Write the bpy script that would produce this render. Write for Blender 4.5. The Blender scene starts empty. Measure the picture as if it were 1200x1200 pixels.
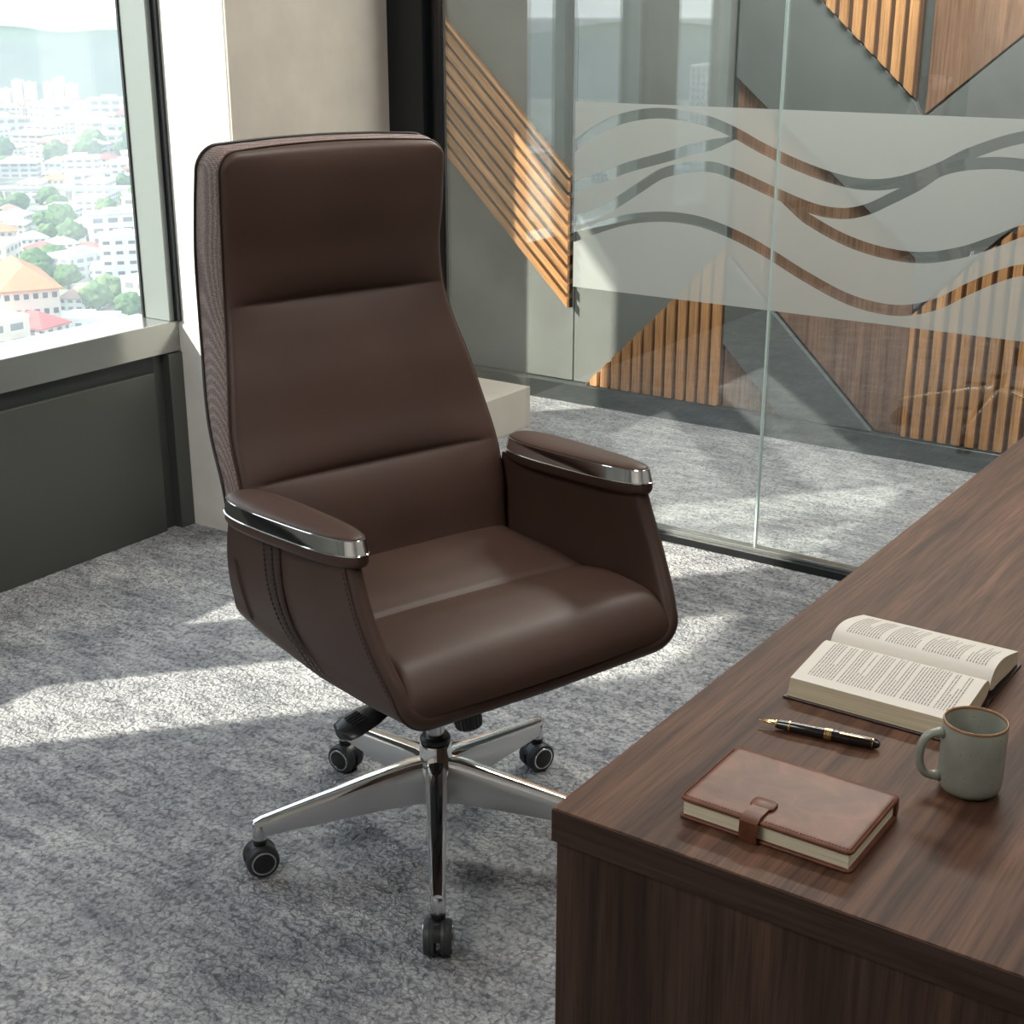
import bpy, bmesh, math, random
from mathutils import Vector, Matrix
from mathutils import noise as mnoise
PI = math.pi
R = math.radians
C = bpy.context.scene.collection
random.seed(7)

# ------------------------------------------------------------------ materials
def mat(name, color=(.5, .5, .5), rough=.5, metal=0, spec=.5, coat=0, **kw):
    m = bpy.data.materials.new(name); m.use_nodes = True
    b = m.node_tree.nodes['Principled BSDF']
    b.inputs['Base Color'].default_value = (*color, 1)
    b.inputs['Roughness'].default_value = rough
    b.inputs['Metallic'].default_value = metal
    b.inputs['Specular IOR Level'].default_value = spec
    b.inputs['Coat Weight'].default_value = coat
    for k, v in kw.items(): b.inputs[k.replace('_', ' ')].default_value = v
    return m
def N(m, t, **inp):
    n = m.node_tree.nodes.new(t)
    for k, v in inp.items():
        if k[0] == '_': setattr(n, k[1:], v)
        else: n.inputs[k.replace('_', ' ')].default_value = v
    return n
def L(m, a, b): m.node_tree.links.new(a, b)
def bsdf(m): return m.node_tree.nodes['Principled BSDF']
PRE = {}
def coords(m, scale=(1, 1, 1), rot=(0, 0, 0), which='Object'):
    tc = N(m, 'ShaderNodeTexCoord')
    if m.name in PRE:
        m0 = N(m, 'ShaderNodeMapping'); m0.inputs['Rotation'].default_value = PRE[m.name]
        L(m, tc.outputs[which], m0.inputs['Vector']); mp = N(m, 'ShaderNodeMapping')
        mp.inputs['Scale'].default_value = scale; L(m, m0.outputs['Vector'], mp.inputs['Vector']); return mp.outputs['Vector']
    mp = N(m, 'ShaderNodeMapping')
    mp.inputs['Scale'].default_value = scale; mp.inputs['Rotation'].default_value = rot
    L(m, tc.outputs[which], mp.inputs['Vector']); return mp.outputs['Vector']
def ramp(m, fac, stops):
    r = N(m, 'ShaderNodeValToRGB'); e = r.color_ramp.elements
    while len(e) < len(stops): e.new(.5)
    for x, (p, c) in zip(e, stops): x.position = p; x.color = (*c, 1)
    L(m, fac, r.inputs['Fac']); return r.outputs['Color']
def bump(m, h, strength=.3, dist=.002, prev=None):
    b = N(m, 'ShaderNodeBump', Strength=strength, Distance=dist)
    L(m, h, b.inputs['Height'])
    if prev: L(m, prev, b.inputs['Normal'])
    L(m, b.outputs['Normal'], bsdf(m).inputs['Normal']); return b.outputs['Normal']
def noise_tex(m, vec, scale, detail=3, rough=.5, dist=0):
    n = N(m, 'ShaderNodeTexNoise', Scale=scale, Detail=detail, Roughness=rough, Distortion=dist)
    L(m, vec, n.inputs['Vector']); return n.outputs['Fac']
def mixc(m, fac, a, b, blend='MIX'):
    x = N(m, 'ShaderNodeMix', _data_type='RGBA', _blend_type=blend)
    for s, v in ((x.inputs[0], fac), (x.inputs[6], a), (x.inputs[7], b)):
        if isinstance(v, (int, float)): s.default_value = v
        elif isinstance(v, tuple): s.default_value = (*v, 1)
        else: L(m, v, s)
    return x.outputs[2]

def leather(name, col, rough=.42, grain=900, bs=.12):
    m = mat(name, col, rough, spec=.36)
    v = coords(m)
    n = noise_tex(m, v, 5, 3)
    c = ramp(m, n, [(.3, tuple(x * .86 for x in col)), (.7, tuple(x * 1.12 for x in col))])
    L(m, c, bsdf(m).inputs['Base Color'])
    vo = N(m, 'ShaderNodeTexVoronoi', Scale=grain * .6); L(m, v, vo.inputs['Vector'])
    big = noise_tex(m, v, 14, 2)
    p = bump(m, vo.outputs['Distance'], bs, .0004)
    bump(m, big, .12, .004, p)
    return m
M = {}
M['leather'] = leather('brown_leather', (.064, .035, .026), .48)
M['leather_edge'] = leather('dark_edge_leather', (.035, .018, .014), .45)
def mesh_fabric():
    m = mat('perforated_leather', (.13, .085, .075), .6)
    v = coords(m)
    vo = N(m, 'ShaderNodeTexVoronoi', Scale=300); vo.inputs['Randomness'].default_value = .25
    L(m, v, vo.inputs['Vector'])
    c = ramp(m, vo.outputs['Distance'], [(.0, (.04, .026, .024)), (.38, (.13, .09, .082)), (.6, (.32, .245, .225))])
    L(m, c, bsdf(m).inputs['Base Color'])
    bump(m, vo.outputs['Distance'], .8, .0012); return m
M['mesh'] = mesh_fabric()
M['strip'] = leather('strip_leather', (.050, .029, .023), .5, 500, .8)
M['thread'] = mat('pale_thread', (.42, .27, .20), .7)
M['thread_dark'] = mat('dark_thread', (.018, .010, .008), .7)
M['piping'] = mat('dark_piping', (.012, .009, .009), .45)
M['chrome'] = mat('chrome', (.86, .86, .87), .045, 1)
M['cast'] = mat('cast_aluminium', (.70, .70, .70), .30, .85)
M['satin'] = mat('satin_metal', (.62, .62, .63), .22, 1)
M['black'] = mat('black_plastic', (.012, .012, .013), .38)
M['tyre'] = mat('caster_tread', (.03, .032, .035), .5)
M['gold'] = mat('gold', (.85, .58, .25), .15, 1)
M['pen'] = mat('black_lacquer', (.006, .006, .007), .12, coat=.6)

def walnut(name, base, along, lo=.55, hi=1.35, sc=1.0, rough=.42):
    """grain stretched along one axis (0 x, 1 y, 2 z)"""
    m = mat(name, base, rough, spec=.16)
    s = [26 * sc] * 3; s[along] = 1.6 * sc
    v = coords(m, tuple(s))
    a = noise_tex(m, v, 1.0, 6, .62, .6)
    s2 = [120 * sc] * 3; s2[along] = 4 * sc
    v2 = coords(m, tuple(s2)); b = noise_tex(m, v2, 1.4, 3, .6)
    s3 = [7 * sc] * 3; s3[along] = .5 * sc
    v3 = coords(m, tuple(s3)); d = noise_tex(m, v3, 1.0, 2, .5, 1.2)
    t = lambda k: tuple(x * k for x in base)
    ca = ramp(m, a, [(.30, t(lo)), (.5, t(.95)), (.72, t(hi))])
    cb = ramp(m, b, [(.34, (.62, .60, .60)), (.56, (1, 1, 1))])
    cd = ramp(m, d, [(.35, (.74, .70, .68)), (.65, (1.12, 1.08, 1.05))])
    c = mixc(m, 1.0, mixc(m, 1.0, ca, cb, 'MULTIPLY'), cd, 'MULTIPLY')
    L(m, c, bsdf(m).inputs['Base Color'])
    bump(m, b, .12, .0006); return m
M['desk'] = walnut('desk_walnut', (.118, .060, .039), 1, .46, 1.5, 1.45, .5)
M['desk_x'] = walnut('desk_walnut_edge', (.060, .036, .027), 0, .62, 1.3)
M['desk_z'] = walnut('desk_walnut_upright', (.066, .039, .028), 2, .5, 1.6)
M['slat'] = walnut('oak_slat', (.68, .37, .165), 2, .75, 1.2, 1.2, .5)
PRE['oak_slat_diagonal'] = (0, -R(43.4), 0)
M['slat_d'] = walnut('oak_slat_diagonal', (.68, .37, .165), 0, .75, 1.2, 1.2, .5)
M['slat_back'] = mat('slat_backing', (.10, .05, .025), .7)
M['wallwood'] = walnut('wall_walnut', (.30, .185, .125), 2, .6, 1.25, .8, .5)

def stone(name, col):
    m = mat(name, col, .55); v = coords(m)
    n = noise_tex(m, v, 2.2, 5, .6)
    L(m, ramp(m, n, [(.3, tuple(x * .8 for x in col)), (.7, tuple(x * 1.15 for x in col))]), bsdf(m).inputs['Base Color'])
    return m
M['grey'] = stone('grey_panel', (.20, .215, .205))
M['grey_dark'] = stone('dark_grey_panel', (.13, .145, .142))
M['plaster'] = stone('beige_plaster', (.56, .51, .45))
M['white'] = stone('white_plaster', (.86, .84, .80))
M['ceiling'] = mat('ceiling_white', (.8, .8, .78), .8)
M['spandrel'] = mat('spandrel_metal', (.085, .09, .082), .38, .35)
M['sill'] = mat('sill_metal', (.27, .28, .265), .17, .55)
M['frame'] = mat('window_frame_metal', (.27, .30, .29), .35, .3)
M['gasket'] = mat('gasket', (.02, .025, .025), .6)
M['rail'] = mat('rail_black', (.016, .018, .020), .35, .4)
M['post'] = mat('post_black', (.010, .012, .014), .3, .3)
M['channel'] = mat('steel_channel', (.55, .57, .56), .3, 1)
M['skirt'] = mat('skirting_steel', (.075, .085, .083), .32, .5)

def carpet():
    m = mat('grey_carpet', (.3, .3, .3), .95, spec=.1)
    v = coords(m)
    w = N(m, 'ShaderNodeTexNoise', Scale=7, Detail=4, Roughness=.6); L(m, v, w.inputs['Vector'])
    a = ramp(m, w.outputs['Fac'], [(.30, (.32, .325, .34)), (.5, (.42, .425, .435)), (.72, (.54, .54, .535))])
    # directional brushed strokes
    v2 = coords(m, (9, 30, 1), (0, 0, .35)); s = noise_tex(m, v2, 1.0, 4, .65, .8)
    b = ramp(m, s, [(.36, (.66, .67, .70)), (.6, (1.1, 1.1, 1.1))])
    # tufts: warped voronoi
    dn = N(m, 'ShaderNodeTexNoise', Scale=60, Detail=2); L(m, v, dn.inputs['Vector'])
    mx = N(m, 'ShaderNodeMix', _data_type='VECTOR'); mx.inputs[0].default_value = .022
    L(m, v, mx.inputs[4]); L(m, dn.outputs['Color'], mx.inputs[5])
    vo = N(m, 'ShaderNodeTexVoronoi', Scale=105, _feature='F1'); L(m, mx.outputs[1], vo.inputs['Vector'])
    fine = noise_tex(m, mx.outputs[1], 190, 3, .7)
    c = ramp(m, vo.outputs['Distance'], [(.1, (1.12, 1.12, 1.12)), (.5, (.96, .96, .96)), (.8, (.52, .52, .54))])  # shade in the crevices between tufts, painted into the colour
    f = ramp(m, fine, [(.3, (.74, .74, .75)), (.65, (1.15, 1.15, 1.15))])
    col = mixc(m, 1, mixc(m, 1, mixc(m, 1, a, b, 'MULTIPLY'), c, 'MULTIPLY'), f, 'MULTIPLY')
    L(m, col, bsdf(m).inputs['Base Color'])
    inv = N(m, 'ShaderNodeMath', _operation='MULTIPLY_ADD'); inv.inputs[1].default_value = -1; inv.inputs[2].default_value = 1
    L(m, vo.outputs['Distance'], inv.inputs[0])
    p = bump(m, inv.outputs[0], .75, .008)
    p = bump(m, fine, .5, .003, p)
    bump(m, s, .3, .01, p)
    return m
M['carpet'] = carpet()

def glass(name, tint, base, ior):
    m = bpy.data.materials.new(name); m.use_nodes = True; nt = m.node_tree
    nt.nodes.remove(nt.nodes['Principled BSDF']); out = nt.nodes['Material Output']
    t = N(m, 'ShaderNodeBsdfTransparent'); t.inputs[0].default_value = (*tint, 1)
    g = N(m, 'ShaderNodeBsdfGlossy', Roughness=0.0); g.inputs[0].default_value = (.93, .98, 1, 1)
    fr = N(m, 'ShaderNodeFresnel', IOR=ior)
    ge = N(m, 'ShaderNodeNewGeometry'); io = N(m, 'ShaderNodeMix'); io.inputs[2].default_value = ior; io.inputs[3].default_value = 1 / ior
    L(m, ge.outputs['Backfacing'], io.inputs[0]); L(m, io.outputs[0], fr.inputs['IOR'])
    ad = N(m, 'ShaderNodeMath', _operation='ADD', _use_clamp=True); ad.inputs[1].default_value = base
    L(m, fr.outputs[0], ad.inputs[0])
    mx = N(m, 'ShaderNodeMixShader'); L(m, ad.outputs[0], mx.inputs[0])
    L(m, t.outputs[0], mx.inputs[1]); L(m, g.outputs[0], mx.inputs[2]); L(m, mx.outputs[0], out.inputs[0])
    return m
M['glass'] = glass('partition_glass', (.94, .965, .955), .09, 1.5)
M['glass_win'] = glass('window_glass', (.97, .985, .98), .0, 1.4)
def frost():
    m = bpy.data.materials.new('frosted_film'); m.use_nodes = True; nt = m.node_tree
    nt.nodes.remove(nt.nodes['Principled BSDF']); out = nt.nodes['Material Output']
    t = N(m, 'ShaderNodeBsdfTransparent'); t.inputs[0].default_value = (.86, .92, .91, 1)
    d = N(m, 'ShaderNodeBsdfDiffuse'); d.inputs[0].default_value = (.74, .79, .775, 1)
    tr = N(m, 'ShaderNodeBsdfTranslucent'); tr.inputs[0].default_value = (.74, .79, .775, 1)
    a = N(m, 'ShaderNodeMixShader'); a.inputs[0].default_value = .45; L(m, d.outputs[0], a.inputs[1]); L(m, tr.outputs[0], a.inputs[2])
    b = N(m, 'ShaderNodeMixShader'); b.inputs[0].default_value = .62; L(m, t.outputs[0], b.inputs[1]); L(m, a.outputs[0], b.inputs[2])
    L(m, b.outputs[0], out.inputs[0]); return m
M['frost'] = frost()
M['glass_edge'] = mat('glass_edge', (.62, .78, .74), .25)

def tan_leather():
    m = mat('tan_leather', (.2, .08, .045), .40, spec=.3); v = coords(m)
    n = noise_tex(m, v, 22, 5, .65, .8)
    L(m, ramp(m, n, [(.3, (.085, .028, .015)), (.5, (.130, .046, .025)), (.72, (.19, .072, .040))]), bsdf(m).inputs['Base Color'])
    bump(m, noise_tex(m, v, 500, 2), .15, .0005); return m
M['tan'] = tan_leather()
def pages(name, col, axis_scale):
    m = mat(name, col, .8); v = coords(m, axis_scale)
    n = noise_tex(m, v, 1, 2, .8)
    L(m, ramp(m, n, [(.3, tuple(x * .62 for x in col)), (.65, col)]), bsdf(m).inputs['Base Color'])
    return m
M['pages'] = pages('page_edges', (.66, .56, .40), (6, 6, 1500))
M['pages_nb'] = pages('notebook_page_edges', (.80, .74, .56), (6, 6, 1500))
M['paper'] = mat('paper', (.68, .64, .585), .75)
M['ink'] = mat('ink', (.20, .185, .17), .8)
M['cover'] = mat('dark_cover', (.03, .016, .012), .5)
def ceramic():
    m = mat('speckled_glaze', (.30, .33, .29), .28, spec=.5); v = coords(m)
    n = noise_tex(m, v, 30, 3)
    base = ramp(m, n, [(.3, (.22, .235, .20)), (.7, (.30, .31, .265))])
    vo = N(m, 'ShaderNodeTexVoronoi', Scale=260); L(m, v, vo.inputs['Vector'])
    pick = noise_tex(m, v, 120, 1)
    sp = ramp(m, vo.outputs['Distance'], [(.10, (1, 1, 1)), (.20, (0, 0, 0))])
    pk = ramp(m, pick, [(.56, (0, 0, 0)), (.62, (1, 1, 1))])
    f = mixc(m, 1, sp, pk, 'MULTIPLY')
    L(m, mixc(m, f, base, (.09, .06, .035)), bsdf(m).inputs['Base Color'])
    return m
M['ceramic'] = ceramic()
M['rim'] = mat('brown_rim_glaze', (.24, .12, .05), .3)

# ------------------------------------------------------------------ mesh helpers
def link(o, parent=None):
    C.objects.link(o)
    if parent: o.parent = parent
    return o
def obj(name, verts, faces, m, parent=None, smooth=True, bevel=0, seg=3, angle=35, mats=None, fm=None):
    me = bpy.data.meshes.new(name)
    me.from_pydata([tuple(v) for v in verts], [], faces)
    bm = bmesh.new(); bm.from_mesh(me)
    bmesh.ops.remove_doubles(bm, verts=bm.verts, dist=1e-6)
    if fm is None: bmesh.ops.recalc_face_normals(bm, faces=bm.faces)
    bm.to_mesh(me); bm.free()
    for x in (mats or [m]): me.materials.append(x)
    if fm:
        for p, i in zip(me.polygons, fm): p.material_index = i
    if smooth:
        for p in me.polygons: p.use_smooth = True
        me.set_sharp_from_angle(angle=R(angle))
    o = link(bpy.data.objects.new(name, me), parent)
    if bevel:
        b = o.modifiers.new('bevel', 'BEVEL'); b.width = bevel; b.segments = seg; b.limit_method = 'ANGLE'; b.angle_limit = R(40)
        b.harden_normals = False
    return o
class MB:
    def __init__(s): s.v = []; s.f = []
    def add(s, v, f):
        n = len(s.v); s.v += [tuple(x) for x in v]; s.f += [tuple(i + n for i in q) for q in f]; return s
    def box(s, x0, x1, y0, y1, z0, z1, M4=None):
        v = [Vector((x, y, z)) for x in (x0, x1) for y in (y0, y1) for z in (z0, z1)]
        if M4: v = [M4 @ p for p in v]
        return s.add(v, [(0, 1, 3, 2), (4, 6, 7, 5), (0, 4, 5, 1), (2, 3, 7, 6), (0, 2, 6, 4), (1, 5, 7, 3)])
    def loft(s, secs, cap=True, closed=True):
        n = len(secs[0]); v = [p for q in secs for p in q]; f = []
        for i in range(len(secs) - 1):
            for j in range(n if closed else n - 1):
                k = (j + 1) % n
                f.append((i * n + j, i * n + k, (i + 1) * n + k, (i + 1) * n + j))
        if cap: f += [tuple(range(n))[::-1], tuple((len(secs) - 1) * n + j for j in range(n))]
        return s.add(v, f)
    def grid(s, rows, close_u=False): return s.loft(rows, cap=False, closed=close_u)
    def tube(s, pts, r, n=8, cap=True, flat=1.0, up=Vector((0, 0, 1))):
        pts = [Vector(p) for p in pts]; secs = []
        rr = r if isinstance(r, (list, tuple)) else [r] * len(pts)
        pn = None
        for i, p in enumerate(pts):
            t = (pts[min(i + 1, len(pts) - 1)] - pts[max(i - 1, 0)]).normalized()
            if pn is None:
                a = up if abs(t.dot(up)) < .9 else Vector((1, 0, 0))
                pn = (a - t * a.dot(t)).normalized()
            else: pn = (pn - t * pn.dot(t)).normalized()
            b = t.cross(pn)
            secs.append([p + (pn * math.cos(2 * PI * k / n) + b * math.sin(2 * PI * k / n) * flat) * rr[i] for k in range(n)])
        return s.loft(secs, cap)
    def lathe(s, prof, n=32, M4=None, cap=True):
        secs = []
        for r_, z in prof:
            q = [Vector((r_ * math.cos(2 * PI * k / n), r_ * math.sin(2 * PI * k / n), z)) for k in range(n)]
            secs.append([M4 @ p for p in q] if M4 else q)
        return s.loft(secs, cap)
    def prism(s, poly, t, f):
        """poly of (a,b); f(a,b,d)->xyz; thickness t"""
        return s.loft([[f(a, b, 0) for a, b in poly], [f(a, b, t) for a, b in poly]])
    def build(s, name, m, parent=None, **k): return obj(name, s.v, s.f, m, parent, **k)
def tag(o, label=None, cat=None, group=None, kind=None):
    if label: o['label'] = label
    if cat: o['category'] = cat
    if group: o['group'] = group
    if kind: o['kind'] = kind
    return o
def empty(name, loc=(0, 0, 0), rz=0):
    o = bpy.data.objects.new(name, None); o.location = loc; o.rotation_euler = (0, 0, rz)
    o.empty_display_size = .1; return link(o)
def copy_tree(o, parent=None):
    c = o.copy(); C.objects.link(c)
    if parent: c.parent = parent
    for ch in o.children: copy_tree(ch, c)
    return c
def struct(mb, name, m, **k):
    k.setdefault('smooth', False); o = mb.build(name, m, **k); o['kind'] = 'structure'; return o
def interp(x, T):
    if x <= T[0][0]: return T[0][1]
    for (a, b), (c, d) in zip(T, T[1:]):
        if x <= c:
            t = (x - a) / (c - a); return b + (d - b) * t
    return T[-1][1]
def sinterp(x, T):
    """Catmull-Rom through the table"""
    if x <= T[0][0]: return T[0][1]
    if x >= T[-1][0]: return T[-1][1]
    for i in range(len(T) - 1):
        if x <= T[i + 1][0]:
            x0, y0 = T[max(i - 1, 0)]; x1, y1 = T[i]; x2, y2 = T[i + 1]; x3, y3 = T[min(i + 2, len(T) - 1)]
            h = x2 - x1; t = (x - x1) / h
            m1 = (y2 - y0) / (x2 - x0) * h if x2 != x0 else 0
            m2 = (y3 - y1) / (x3 - x1) * h if x3 != x1 else 0
            return (2 * t**3 - 3 * t**2 + 1) * y1 + (t**3 - 2 * t**2 + t) * m1 + (-2 * t**3 + 3 * t**2) * y2 + (t**3 - t**2) * m2

# ------------------------------------------------------------------ camera
cam = bpy.data.cameras.new('camera'); co = link(bpy.data.objects.new('camera', cam))
co.location = (0, 0, 1.51); co.rotation_euler = (R(90 - 19.2946), 0, R(34.7893))
cam.sensor_width = 36; cam.lens = 36 * 1671 / 1200; cam.clip_end = 9000; cam.clip_start = .05
bpy.context.scene.camera = co

# ------------------------------------------------------------------ room shell
YG = 3.62       # glass partition
YF = 4.84       # far wall
XW = -3.34      # outer window plane
XFW = -3.90     # far room outer window plane
def rows_noise(x, y): return mnoise.noise(Vector((x * 6, y * 6, 0))) * .002 + mnoise.noise(Vector((x * 23, y * 23, 3))) * .0012
mb = MB()
nx, ny = 260, 320
x0, x1, y0_, y1_ = -4.0, 3.3, -3.1, 4.95
mb.box(x0, x1, y0_, y1_, -.12, -.006)
rows = [[(x0 + (x1 - x0) * i / nx, y0_ + (y1_ - y0_) * j / ny, 0) for i in range(nx + 1)] for j in range(ny + 1)]
rows = [[(x, y, min(.002, rows_noise(x, y))) for x, y, z in r] for r in rows]
mb.grid(rows)
struct(mb, 'floor', M['carpet'], smooth=True)
struct(MB().box(-3.46, 3.3, -3.1, 3.47, 2.70, 2.85).box(-4.02, 3.3, 3.47, 5.0, 2.70, 2.85), 'ceiling', M['ceiling'])
struct(MB().box(3.2, 3.3, -3.1, 5.0, -.1, 2.75), 'wall_right', M['white'])
struct(MB().box(-4.1, 3.3, -3.2, -3.1, -.1, 2.75), 'wall_back', M['white'])
# window wall of the near room: solid piers either side of the openings, spandrel below, lintel above
SL = (.52, 1.143); S2 = (1.40, 2.86); ZL = 2.24
mbw = MB()
mbw.box(-3.46, -3.30, -3.1, SL[0], -.1, 2.72)
mbw.box(-3.46, -3.30, SL[1], S2[0], -.1, 2.72)
mbw.box(-3.46, -3.30, SL[0], S2[1], ZL, 2.72)
mbw.box(-3.46, -3.30, SL[0], S2[1], -.1, .60)
struct(mbw, 'wall_left', M['grey'])
# pier in the corner and the beige return running to the glass
struct(MB().box(-3.342, -2.955, 2.89, 3.60, -.05, 2.70), 'pillar', M['white'], bevel=.003)
struct(MB().box(-2.9549, -2.948, 2.8925, 3.585, 0, 2.70), 'wall_pillar_side', M['plaster'])
# spandrel
sp = MB().box(-3.30, -3.232, -3.0, 2.79, 0, .50).box(-3.30, -3.25, -3.0, 2.89, 0, .552).build('trim_1', M['spandrel'], smooth=False, bevel=.002); sp['kind'] = 'structure'
struct(MB().box(-3.30, -3.246, -3.0, 2.80, .500, .549), 'trim_2', M['gasket'])
struct(MB().box(-3.30, -3.215, 2.835, 2.889, 0, .549), 'trim_3', M['spandrel'], bevel=.002)
# window
win = empty('window_1', (XW, 2.1, .6)); win['kind'] = 'structure'
def wpart(mb, name, m, **k):
    k.setdefault('smooth', False)
    o = mb.build(name, m, **k); o.parent = win; o.matrix_parent_inverse = Matrix.Translation((-XW, -2.1, -.6)); return o
wpart(MB().box(-3.40, -3.22, -3.0, 2.889, .552, .643), 'window_sill', M['sill'], bevel=.0025)
fr = MB()
fr.box(-3.342, -3.228, 2.862, 2.8895, .643, 2.70)
fr.box(-3.40, -3.34, SL[0], 2.86, ZL - .03, ZL + .02)
fr.box(-3.40, -3.335, 1.975, 2.045, .643, ZL)
for a, b in ((SL[0] - .0, SL[0] + .03), (SL[1] - .03, SL[1]), (S2[0], S2[0] + .03)): fr.box(-3.40, -3.335, a, b, .643, ZL - .03)
wpart(fr, 'window_frame', M['frame'], bevel=.002)
wpart(MB().box(-3.228, -3.206, 2.880, 2.8895, .643, 2.70), 'frame_groove', M['rail'])
wpart(MB().box(-3.3435, -3.336, 2.857, 2.862, .643, ZL - .03), 'gasket', M['gasket'])
wpart(MB().box(-3.352, -3.344, SL[0] + .02, SL[1] - .02, .645, ZL - .03).box(-3.352, -3.344, S2[0] + .02, 3.46, .645, ZL - .03), 'window_pane', M['glass_win'])

# far room
FW = (3.52, 4.14)
mbf = MB()
mbf.box(-4.02, -3.90, 3.47, FW[0], -.1, 2.72); mbf.box(-4.02, -3.90, FW[1], 5.0, -.1, 2.72)
mbf.box(-4.02, -3.90, FW[0], FW[1], 1.87, 2.72); mbf.box(-4.02, -3.90, FW[0], FW[1], -.1, .70)
mbf.box(-4.02, -3.343, 3.47, 3.515, -.1, 2.70)
struct(mbf, 'wall_far_left', M['grey'])
struct(MB().box(-3.95, -3.88, FW[0], FW[1], .70, .73), 'window_2', M['sill'])
struct(MB().box(-4.0, 3.3, YF + .02, 5.0, -.1, 2.72), 'wall_far', M['grey_dark'])
struct(MB().box(-3.88, -2.985, 3.68, 4.42, 0, .155), 'wall_plinth', M['plaster'], bevel=.002)
struct(MB().box(-3.89, 3.2, YF - .045, YF + .02, 0, .078), 'baseboard_far', M['skirt'], bevel=.002)

# panels on the far wall, polygons in (x, z) metres
def fw_panel(name, poly, m, t, label, cat='wall panel', group=None):
    mb = MB().prism(poly, t, lambda a, b, d: (a, YF + .018 - d, b))
    return tag(mb.build(name, m, smooth=False, bevel=.0015, seg=1), label, cat, group)
ZT = 2.68
fw_panel('grey_wall_panel', [(-3.88, .08), (-3.062, .08), (-3.062, ZT), (-3.88, ZT)], M['grey'], .014,
         'tall smooth grey wall panel behind the diagonal oak slats, left of the thin seam')
fw_panel('grey_wall_panel', [(-3.057, .08), (-2.985, .08), (-2.395, .67), (-2.395, ZT), (-3.057, ZT)], M['grey'], .014,
         'tall smooth grey wall panel right of the thin seam, above the small slatted triangle')

def clip_poly(poly, a, b, c):
    """keep a*x+b*z<=c"""
    out = []
    for i in range(len(poly)):
        p, q = poly[i], poly[(i + 1) % len(poly)]
        dp = a * p[0] + b * p[1] - c; dq = a * q[0] + b * q[1] - c
        if dp <= 0: out.append(p)
        if dp * dq < 0:
            t = dp / (dp - dq); out.append((p[0] + (q[0] - p[0]) * t, p[1] + (q[1] - p[1]) * t))
    return out
def slat_panel(name, poly, ang, pitch, wid, label, base=.012, proud=.034, m='slat', off=0, d0=0):
    """slatted panel: dark backing with raised slats along direction ang (degrees from the x axis)"""
    root = empty(name, ((min(p[0] for p in poly)), YF + .02, min(p[1] for p in poly)))
    inv = Matrix.Translation(-root.location)
    b = MB().prism(poly, base + .012, lambda a, c, d: (a, YF + .018 - d0 - d, c)).build('backing', M['slat_back'], root, smooth=False)
    b.matrix_parent_inverse = inv
    n = (-math.sin(R(ang)), math.cos(R(ang)))
    dd = [n[0] * p[0] + n[1] * p[1] for p in poly]
    k = min(dd) + off
    sl = MB()
    while k < max(dd):
        q = clip_poly(clip_poly(poly, n[0], n[1], k + wid), -n[0], -n[1], -k)
        if len(q) >= 3:
            ar = abs(sum(q[i][0] * q[(i + 1) % len(q)][1] - q[(i + 1) % len(q)][0] * q[i][1] for i in range(len(q)))) / 2
            if ar > 1e-5: sl.prism(q, base + proud, lambda a, c, d: (a, YF + .018 - d0 - d, c))
        k += pitch
    s = sl.build('slats', M[m], root, smooth=False)
    s.matrix_parent_inverse = inv
    tag(root, label, 'wall panel')
    return root
slat_panel('slatted_wood_panel', [(-3.86, 1.66), (-3.86, 1.14), (-3.068, .385), (-3.068, .908)], -43.4, .0415, .026,
           'oak panel of diagonal slats sloping down from the black post', m='slat_d', off=.002, d0=.0145, proud=.028)
slat_panel('slatted_wood_panel', [(-2.982, .082), (-2.378, .082), (-2.378, .688)], 90, .0488, .031,
           'small triangular panel of upright oak slats at the foot of the far wall', off=.012)
slat_panel('slatted_wood_panel', [(-1.655, .082), (-.75, .082), (-.75, 1.43), (-1.655, .52)], 90, .0488, .030,
           'panel of upright oak slats low on the far wall above the far desk edge', off=.010)
slat_panel('slatted_wood_panel', [(-1.712, 1.24), (-1.712, ZT), (-2.385, ZT), (-2.385, 1.83)], 90, .0488, .030,
           'panel of upright oak slats at the photo top edge, ending in a downward point', off=.012, d0=.0145, proud=.024)
fw_panel('wood_panel', [(-2.372, .08), (-2.138, .08), (-2.372, .315)], M['wallwood'], .022,
         'small smooth walnut triangle at the bottom of the far wall beside the slatted triangle')
fw_panel('grey_band_panel', [(-2.374, .325), (-2.125, .08), (-1.772, .08), (-2.374, .652)], M['grey_dark'], .040,
         'dark grey diagonal band panel running down to the skirting')
fw_panel('wood_panel', [(-2.372, .662), (-1.758, .08), (-1.664, .08), (-1.664, .705), (-2.372, 1.285)], M['wallwood'], .020,
         'diagonal smooth walnut panel behind the frosted waves, right of the dark grey band')
fw_panel('grey_wall_panel', [(-2.374, 1.295), (-1.662, .712), (-1.655, .535), (-.75, 1.445), (-.75, 1.985), (-1.685, 1.172), (-1.716, 1.232), (-2.374, 1.822)],
         M['grey_dark'], .038, 'large dark grey angular wall panel between the walnut and slatted panels')
fw_panel('wood_panel', [(-1.682, 1.19), (-.75, 1.995), (-.75, ZT), (-1.682, ZT)], M['wallwood'], .020,
         'smooth walnut panel in the top right corner of the photo')

# ------------------------------------------------------------------ glass partition
XJ = -1.647
st = struct(MB().box(-2.948, -2.812, YG - .05, YG + .05, 0, 2.70).box(-2.80, -2.774, YG - .02, YG + .02, .03, 2.70), 'trim_4', M['post'], bevel=.002)
struct(MB().box(-2.812, 3.2, YG - .034, YG + .034, 0, .022), 'trim_5', M['rail'], bevel=.0015)
struct(MB().box(-2.774, 3.2, YG - .016, YG + .016, .022, .034), 'trim_6', M['channel'], bevel=.001)
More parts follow.
